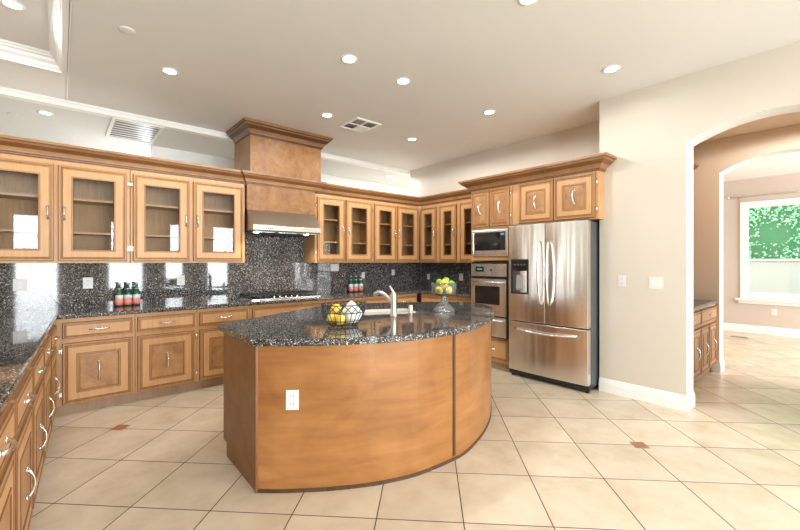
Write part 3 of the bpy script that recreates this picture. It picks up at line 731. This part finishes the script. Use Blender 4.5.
# faucet, local frame x = photo right, y = away
RY = -math.radians(40.9)
t = thing('kitchen_faucet', 'brushed nickel pull-out faucet on the island, lever raised', 'faucet', (2.172, 2.591, IT+.0005), RY); t.scale = (.9, .9, .9)
MB().lathe([(.038, 0), (.038, .006), (.031, .012), (.029, .05), (.028, .15), (.029, .205), (.025, .225), (.001, .232)], NICKEL, 20).build('body', t)
MB().tube([(.0, .012, .10), (-.03, .03, .145), (-.07, .05, .185), (-.115, .07, .215), (-.15, .085, .222), (-.178, .095, .208), (-.188, .10, .185)], [.017, .0175, .018, .019, .0205, .0215, .022], NICKEL, 12).build('spout', t)
MB().tube([(0, 0, .22), (-.012, .0, .245), (-.03, .0, .275), (-.038, .0, .292)], [.018, .014, .0105, .009], NICKEL, 10).build('lever', t)
o = MB().lathe([(.022, 0), (.022, .004), (.020, .008), (.020, .068), (.017, .073), (.001, .074)], NICKEL, 16).build('soap_dispenser', loc=(2.407, 2.629, IT+.0005)); tag(o, 'small nickel cylinder soap dispenser right of the faucet', 'soap dispenser')

# wall plates ------------------------------------------------------
def plate(name, label, cat, loc, rot, w=.075, h=.118, kind='outlet', group=None):
    t = thing(name, label, cat, loc, rot, group)
    MB().box(-w/2, w/2, -.006, -.0005, -h/2, h/2, WHITEP).build('cover_plate', t, bevel=.002)
    k = max(1, round(w/.07))
    for i in range(k):
        x = (i-(k-1)/2)*.046
        if kind == 'switch': MB().box(x-.016, x+.016, -.0085, -.006, -.033, .033, simple('rocker_white', (.78, .78, .77), .3) if 'rocker_white' not in bpy.data.materials else bpy.data.materials['rocker_white']).build('rocker', t)
        else:
            m = MB()
            for z in (-.022, .022):
                m.box(x-.016, x+.016, -.0075, -.006, z-.014, z+.014, WHITEP)
                m.box(x-.009, x-.006, -.0082, -.0075, z-.005, z+.007, SLOT); m.box(x+.006, x+.009, -.0082, -.0075, z-.005, z+.007, SLOT)
            m.build('socket', t)
    return t
YB = 5.3215
plate('light_switch', 'white switch plate on the backsplash at the far left edge', 'switch', (-.298, YB, 1.196), 0, .10, kind='switch')
plate('wall_outlet', 'white outlet on the backsplash left of the green bottles', 'outlet', (.221, YB, 1.197), 0, .085)
plate('wall_outlet', 'white outlet on the backsplash between bottles and cooktop', 'outlet', (1.10, YB, 1.20), 0, .085)
plate('light_switch', 'double white switch plate right of the cooktop, just under the upper cabinet', 'switch', (3.25, YB, 1.335), 0, .15, kind='switch')
plate('wall_outlet', 'white outlet on the backsplash just right of the right-hand bottle trio', 'outlet', (3.80, YB, 1.20), 0, .062, .10)
plate('wall_outlet', 'white outlet on the backsplash above and behind the faucet', 'outlet', (4.445, YB, 1.235), 0, .065, .10)
plate('wall_outlet', 'white outlet on the right backsplash left of the fruit bowl', 'outlet', (5.1315, 5.12, 1.15), -PI/2, .065, .10)
plate('wall_outlet', 'white outlet on the right backsplash next to the oven tower', 'outlet', (5.1315, 4.34, 1.165), -PI/2, .085)
plate('wall_outlet', 'white plate with two dark jacks on the pier, nearest the fridge', 'outlet', (4.4995, 1.60, 1.219), -PI/2, .075)
plate('light_switch', 'double white rocker switch on the pier beside the arch', 'switch', (4.4995, 1.286, 1.21), -PI/2, .125, kind='switch')
# island outlet on the curved panel between (1.076,2.284) and (1.18,2.21)
plate('wall_outlet', 'white outlet on the curved front of the island', 'outlet', (1.0795, 2.2575, .572), math.atan2(2.213-2.304, 1.141-1.02), .078, .122)
plate('wall_outlet', 'white outlet low on the wall below the far window', 'outlet', (FX-.0005, 1.0, .447), -PI/2, .08)

# ------------------------------------------------------------------ things on the worktops
def bottle(label, loc, h=.26, r=.041, group=None, rot=0):
    t = thing('glass_bottle', label, 'bottle', loc, rot, group); k = h/.26
    MB().lathe([(r*.9, 0), (r, .006*k), (r, .135*k), (r*.93, .155*k), (r*.55, .188*k), (r*.36, .205*k), (r*.34, .236*k), (r*.40, .238*k), (r*.40, .244*k), (.001, .245*k)], GREENG, 20).build('body', t)
    MB().lathe([(r+.0006, .014*k), (r+.0006, .075*k)], LABELR, 20).lathe([(r+.0006, .0755*k), (r+.0006, .125*k)], LABELW, 20).build('label', t)['label'] = 'pale and red paper label'
    MB().lathe([(r*.62, .178*k), (r*.46, .198*k)], LABELW, 20).build('neck_label', t)
    MB().lathe([(r*.44, .236*k), (r*.44, .258*k), (.001, .26*k)], CAPG, 14).build('cap', t)
    return t
for x, w in ((.482, 'leftmost'), (.560, 'middle'), (.638, 'rightmost')):
    bottle('green glass bottle with red label on the left worktop, %s of its trio' % w, (x, 5.20, CT1+.0005), h=.25, r=.036, group='green bottles left of the cooktop')
for x, w in ((3.49, 'leftmost'), (3.585, 'middle'), (3.68, 'rightmost')):
    bottle('green glass bottle with red label right of the cooktop, %s of its trio' % w, (x, 5.22, CT1+.0005), h=.26, r=.037, group='green bottles right of the cooktop')

def ellipsoid_fruit(name, label, cat, loc, rx, rz, m, rot, group, tip=.12):
    prof = []
    for i in range(13):
        a = -PI/2+PI*i/12; r = rx*math.cos(a); z = rz*math.sin(a)
        if i in (0, 12): r = .0012; z *= 1+tip
        if i in (1, 11): r *= .75; z *= 1+tip*.5
        prof.append((r, z))
    o = MB().lathe(prof, m, 18).build(name, loc=loc, rot=rot); return tag(o, label, cat, group)
# pedestal bowl: r = photo right, f = away
BX, BYY = 2.74, 2.53
R = Vector((math.cos(RY), math.sin(RY))); Fv = Vector((-math.sin(RY), math.cos(RY)))
def at(cx, cy, r, f, z): return (cx+R.x*r+Fv.x*f, cy+R.y*r+Fv.y*f, z)
t = thing('pedestal_bowl', 'clear glass pedestal bowl on the island, filled with citrus', 'bowl', (BX, BYY, IT+.0005))
MB().lathe([(.10, 0), (.102, .006), (.098, .025), (.070, .045), (.045, .075), (.032, .105), (.027, .135), (.04, .142), (.001, .146)], CRYSTALF, 28).build('pedestal', t)
MB().lathe([(.001, .146), (.07, .148), (.102, .158), (.114, .178), (.117, .215), (.119, .27), (.116, .27), (.114, .215), (.111, .18), (.10, .162), (.07, .153), (.001, .151)], CRYSTAL, 32).build('bowl', t)
z0 = IT+.15
GF = 'citrus fruit in the pedestal bowl'
FR = [
    ('lemon', 'yellow lemon at lower left in the glass pedestal bowl', -.058, -.03, .042, LEMON), ('lemon', 'yellow lemon at lower right in the glass pedestal bowl', .050, -.035, .044, LEMON),
    ('lemon', 'yellow lemon in the middle on top of the others in the pedestal bowl', -.004, -.035, .098, LEMON), ('lime', 'green lime at the left rim of the pedestal bowl', -.079, .012, .088, LIME),
    ('lime', 'green lime at upper left of the pedestal bowl heap', -.045, .035, .127, LIME), ('lime', 'green lime on the very top of the pedestal bowl heap', .025, .02, .145, LIME),
    ('lime', 'green lime just right of the top lemon in the pedestal bowl', .052, -.004, .106, LIME), ('lime', 'green lime at the right rim of the pedestal bowl', .080, .02, .082, LIME),
    ('lime', 'green lime low at the back of the pedestal bowl', .0, .055, .038, LIME)]
rad_ = [.043 if q[5] is LEMON else .032 for q in FR]; pos = [Vector(q[2:5]) for q in FR]
for it in range(200):
    for i in range(len(pos)):
        for j in range(i):
            d = pos[i]-pos[j]; mn = rad_[i]+rad_[j]
            if d.length < mn: sh = d.normalized()*(mn-d.length)*.5; pos[i] += sh; pos[j] -= sh
        h_ = Vector((pos[i].x, pos[i].y)); lim = .112-rad_[i]
        if pos[i].z < .12 and h_.length > lim: h_ = h_.normalized()*lim; pos[i].x, pos[i].y = h_
        pos[i].z = max(pos[i].z-.00008, rad_[i]+.004)
for (nm, lab, r, f, z, m), q in zip(FR, pos):
    p = at(BX, BYY, q.x, q.y, z0+q.z)
    if m is LEMON: ellipsoid_fruit(nm, lab, 'lemon', p, .041, .048, m, (PI/2*.8, .3, RY+random.uniform(-.6, .6)), GF, .14)
    else: ellipsoid_fruit(nm, lab, 'lime', p, .031, .035, m, (1.2, .5, random.uniform(0, 3)), GF, .06)

# wire basket
KX, KY = 1.575, 2.455
t = thing('wire_basket', 'black wire fruit basket on the island with lemons and a napkin', 'basket', (KX, KY, IT+.0005), RY); t.scale = (1.14, 1.14, 1.1)
def ring(mb, r, z, w=.0022): mb.tube([(r*math.cos(2*PI*i/32), r*math.sin(2*PI*i/32), z) for i in range(33)], w, IRON, 6, cap=False)
def brad(z): return .072+(.138-.072)*min(1, z/.095)**.6
m = MB()
for z in (.012, .04, .095, .145): ring(m, brad(z) if z < .1 else .138, z, .0032 if z in (.095, .145) else .0026)
m.build('rings', t)
m = MB()
for k in range(24):
    a = 2*PI*k/24; m.tube([(brad(z)*math.cos(a), brad(z)*math.sin(a), z) for z in (.012, .03, .05, .07, .095)], .0022, IRON, 5)
m.build('wire_ribs', t)
m = MB()
for sg in (1, -1):
    for k in range(18):
        a = 2*PI*k/18; pts = []
        for i in range(4):
            q = i/3; aa = a+sg*q*2*PI/18; pts.append((.1385*math.cos(aa), .1385*math.sin(aa), .095+.05*q))
        m.tube(pts, .0027, IRON, 5)
m.build('lattice_band', t)
for k in range(3):
    a = 2*PI*k/3+.5; MB().lathe([(.001, 0), (.007, .002), (.008, .007), (.006, .012), (.001, .013)], IRON, 10, (.068*math.cos(a), .068*math.sin(a), 0)).build('foot', t)
GB = 'lemons in the wire basket'
for lab, r, f, z in (('yellow lemon at the front left of the wire basket', -.065, -.040, .052), ('yellow lemon at the far left of the wire basket', -.075, .032, .058), ('yellow lemon nearest the napkin in the wire basket', -.010, -.078, .05), ('yellow lemon on top at the left of the wire basket', -.048, -.002, .112)):
    ellipsoid_fruit('lemon', lab, 'lemon', at(KX, KY, r*1.14, f*1.14, IT+z*1.1), .035, .041, LEMON, (1.3, .4, random.uniform(0, 3)), GB, .14)
# napkin: a folded cloth, peaked, standing in the basket
m = MB(); n = 14; rings_ = []
for j, (rad, z) in enumerate(((.050, .022), (.066, .05), (.068, .09), (.048, .125), (.022, .155), (.004, .17))):
    rings_.append([(.050+rad*(1+.10*math.sin(5*2*PI*i/n+j))*math.cos(2*PI*i/n)*.95, .020+rad*(1+.1*math.cos(4*2*PI*i/n))*math.sin(2*PI*i/n)*.8, z) for i in range(n)])
for a, b in zip(rings_[:-1], rings_[1:]): m.add(a+b, [(i, (i+1) % n, n+(i+1) % n, n+i) for i in range(n)], NAPKIN)
m.add(rings_[0], [tuple(range(n-1, -1, -1))], NAPKIN); m.add(rings_[-1], [tuple(range(n))], NAPKIN)
o = m.build('napkin', loc=(KX, KY, IT+.0005), rot=RY); o.scale = (1.14, 1.14, 1.06); tag(o, 'white cloth napkin folded to a peak in the wire basket', 'napkin')

# ------------------------------------------------------------------ hall furniture, far room
t = thing('hall_buffet_cabinet', 'maple buffet cabinet with pale top seen through the arch', 'cabinet', (4.77, 1.16, 0))
BWD = 1.60
MB().box(0, BWD, .0, .55, .10, .885, WOOD).build('body', t)
MB().box(0, BWD, .05, .54, 0, .0995, TOEW).build('toe_kick', t)
for k in range(4): raised_door(t, .02+k*.395, .395+k*.395, .12, .66, hl=.13)
for k in range(2): drawer(t, .02+k*.79, .79+k*.79, .70, .86, knob=True)
MB().box(-.02, BWD+.018, -.03, .555, .886, .925, GRAN).build('worktop', t, bevel=.01)
t = thing('hall_wall_cabinet', 'maple wall cabinet above the hall buffet, only its crown corner showing', 'cabinet', (4.77, 1.44, 0))
MB().box(0, 1.60, 0, .275, 1.5, 2.58, WOOD).build('body', t)
for k in range(4): raised_door(t, .02+k*.395, .395+k*.395, 1.52, 2.54, hl=.12)
MB().sweep([(0, 0), (1.60, 0)], [(q[0], q[1])+tuple(q[2:]) for q in CR(2.581, 2.70, .11)], WOOD).build('crown', t)
t = thing('curtain_rod', 'slim grey curtain rod above the far window', 'curtain rod', (FX-.10, .45, 2.73), 0)
MB().tube([(0, -1.3, 0), (0, 1.20, 0)], .011, NICKEL, 8).build('rod', t)
MB().lathe([(.001, 1.20), (.022, 1.21), (.028, 1.23), (.022, 1.25), (.001, 1.26)], NICKEL, 12).build('finial', t, rot=(-PI/2, 0, 0))
for y in (.05, 1.05): MB().box(0, .099, y-.008, y+.008, -.008, .008, NICKEL).box(.088, .099, y-.02, y+.02, -.04, .04, NICKEL).build('bracket', t)
m = MB()
for k in range(6): m.tube([(.0+.017*math.cos(2*PI*i/12), .10+k*.03, .017*math.sin(2*PI*i/12)-.006) for i in range(13)], .003, NICKEL, 5, cap=False)
m.build('rings', t)
o = MB().box(-.12, .12, -.05, .05, .0008, .006, simple('register_brown', (.25, .18, .12), .5)).build('floor_register', loc=(9.7, 1.40, 0), rot=PI/2); tag(o, 'small brown floor register in the far room below the window', 'floor register')
# outside the far window: block wall and hedge
struct(MB().box(10.7, 20, -8, 8, -.12, -.02, simple('garden_paving', (.5, .5, .47), .8)).build('ground'))
m = MB().box(12.2, 12.35, -5, 5, -.02, 1.455, simple('garden_wall_white', (.50, .53, .51), .7)).box(12.17, 12.38, -5, 5, 1.455, 1.49, simple('garden_wall_cap', (.8, .8, .8), .7))
tag(m.build('garden_wall'), 'white garden wall outside the far window', 'garden wall')
def leafmat():
    m_, nt, b = mat('hedge_leaf'); oi = N(nt, 'ShaderNodeTexNoise'); oi.inputs['Scale'].default_value = 16
    L(nt, coords(nt, world=True), oi.inputs['Vector'])
    r = ramp(nt, [(.3, (.10, .38, .16)), (.5, (.25, .60, .32)), (.7, (.62, .84, .60))]); L(nt, oi.outputs[0], r.inputs[0]); L(nt, r.outputs[0], b.inputs['Base Color']); b.inputs['Roughness'].default_value = .4
    return m_
LEAF = leafmat()
m = MB()
for k in range(15000):
    y = random.uniform(-2.4, 3.4); z = random.uniform(.4, 4.2); x = 13.4-.35*math.sin(y*2.1+z)*.6-.3*math.sin(z*3.1-y*1.3)*.5-random.random()*.35
    a = random.uniform(0, PI); s_ = random.uniform(.022, .05); tl = random.uniform(-.9, .9)
    d1 = Vector((math.sin(tl)*.6, math.cos(a), math.sin(a))).normalized()*s_; d2 = Vector((random.uniform(-.7, .7), -math.sin(a), math.cos(a))).normalized()*s_*.55; c0 = Vector((x, y, z))
    m.add([c0-d1, c0+d2, c0+d1, c0-d2], [(0, 1, 2, 3)], LEAF)
hd = m.build('foliage', weld=False)
t = thing('garden_hedge', 'tall green leafy hedge behind the white garden wall', 'hedge', (13.4, .5, 0)); hd.parent = t; hd.location = (-13.4, -.5, 0)
MB().box(-.0, .3, -3.2, 3.2, .0, 4.0, simple('hedge_core', (.05, .18, .08), .9)).build('core', t)

# ------------------------------------------------------------------ ceiling fixtures
def can(label, x, y, z, power=CAN_W, r=.05):
    t = thing('recessed_light', label, 'recessed light', (x, y, z), 0, 'recessed ceiling lights')
    MB().lathe([(r*1.5, -.0005), (r*1.5, -.005), (r*1.15, -.010), (r, -.006), (r, -.0005)], TRIM, 28).build('trim_ring', t)
    MB().lathe([(r*.99, -.0045), (.001, -.0045)], LENS, 24).build('lens', t)
    l = bpy.data.lights.new('can_light', 'SPOT'); l.energy = power; l.color = (1, .985, .955); l.spot_size = 3.08; l.spot_blend = .2; l.shadow_soft_size = .07
    o = bpy.data.objects.new('can_light', l); COL.objects.link(o); o.parent = t; o.location = (0, 0, -.03)
for lab, x, y, pw in (('recessed ceiling light nearest above the left cabinets', .772, 4.165, 24), ('recessed ceiling light in the middle of the ceiling, above the island', 1.912, 2.891, 36),
                  ('recessed ceiling light over the island, just right of the middle one', 2.546, 2.895, 36), ('recessed ceiling light just left of the small square vent', 2.44, 4.167, 6),
                  ('recessed ceiling light above the fridge, left of the pier', 3.844, 2.825, 22), ('recessed ceiling light nearest the arch, large oval at right', 3.838, 1.459, 5),
                  ('small recessed ceiling light near the far right corner of the kitchen', 3.846, 4.174, 46), ('recessed ceiling light cut by the top edge of the photo', 2.386, 1.43, 18)):
    can(lab, x, y, H, pw)
can('recessed ceiling light inside the tray ceiling at top left', -.268, 4.07, H+.13, 14)
can('recessed ceiling light on the lower ceiling left of the louvred grille', -.133, 6.05, 3.13, 18)
can('faint recessed ceiling light on the lower ceiling right of the chimney box', 4.95, 6.05, 3.13, 36)
can('recessed ceiling light in the hall ceiling between the two arches', 5.55, .35, 3.0, 40)  # unseen lamp, added to lighten the dark hall walls
def disc(label, x, y, z, r=.045):
    tag(MB().lathe([(r, -.0005), (r, -.006), (r*.85, -.010), (r*.5, -.011), (.001, -.011)], WHITEP, 24).build('ceiling_sensor', loc=(x, y, z)), label, 'ceiling sensor', 'round ceiling sensors')
disc('white round sensor disc on the ceiling at upper left', .386, 3.645, H, .055)
disc('small white sensor disc on the ceiling above the right upper cabinets', 4.51, 3.74, H)
disc('tiny white sensor disc on the lower ceiling near the right corner', 5.62, 6.55, 3.13)
disc('pale round sensor disc on the lower ceiling at the far left', -.42, 6.35, 3.13)
t = thing('return_air_grille', 'large louvred return air grille on the lower ceiling at left', 'vent', (.73, 6.16, 3.1295))
MB().rings(-.27, .27, -.46, .46, [(0, .0, TRIM), (0, -.012, TRIM), (.035, -.012, TRIM), (.04, -.002, TRIM)]).build('frame', t, rot=(PI/2, 0, 0))
MB().box(-.235, .235, -.425, .425, -.003, -.001, BLACK).build('backing', t)
for k in range(8):
    y = -.37+k*.105; MB().extr([(y, -.0035), (y+.030, -.0045), (y+.031, -.004), (y+.001, -.0031)], 'x', -.233, .233, TRIM).build('louvre', t)
t = thing('ceiling_vent', 'small square ceiling vent right of the chimney box', 'vent', (2.94, 4.19, H-.0005))
MB().rings(-.19, .19, -.21, .21, [(0, .0, TRIM), (0, -.010, TRIM), (.03, -.013, TRIM), (.034, -.002, TRIM)]).build('frame', t, rot=(PI/2, 0, 0))
MB().box(-.158, .158, -.178, .178, -.003, -.001, SLOT).build('backing', t)
MB().box(-.006, .006, -.178, .178, -.013, -.003, TRIM).box(-.158, .158, -.006, .006, -.013, -.0031, TRIM).build('cross_bar', t)
for k in range(4):
    y = .02+k*.038
    MB().extr([(y, -.004), (y+.022, -.013), (y+.026, -.011), (y+.004, -.003)], 'x', .008, .156, TRIM).extr([(-y, -.004), (-y-.022, -.013), (-y-.026, -.011), (-y-.004, -.003)], 'x', -.156, -.008, TRIM).build('louvre', t)
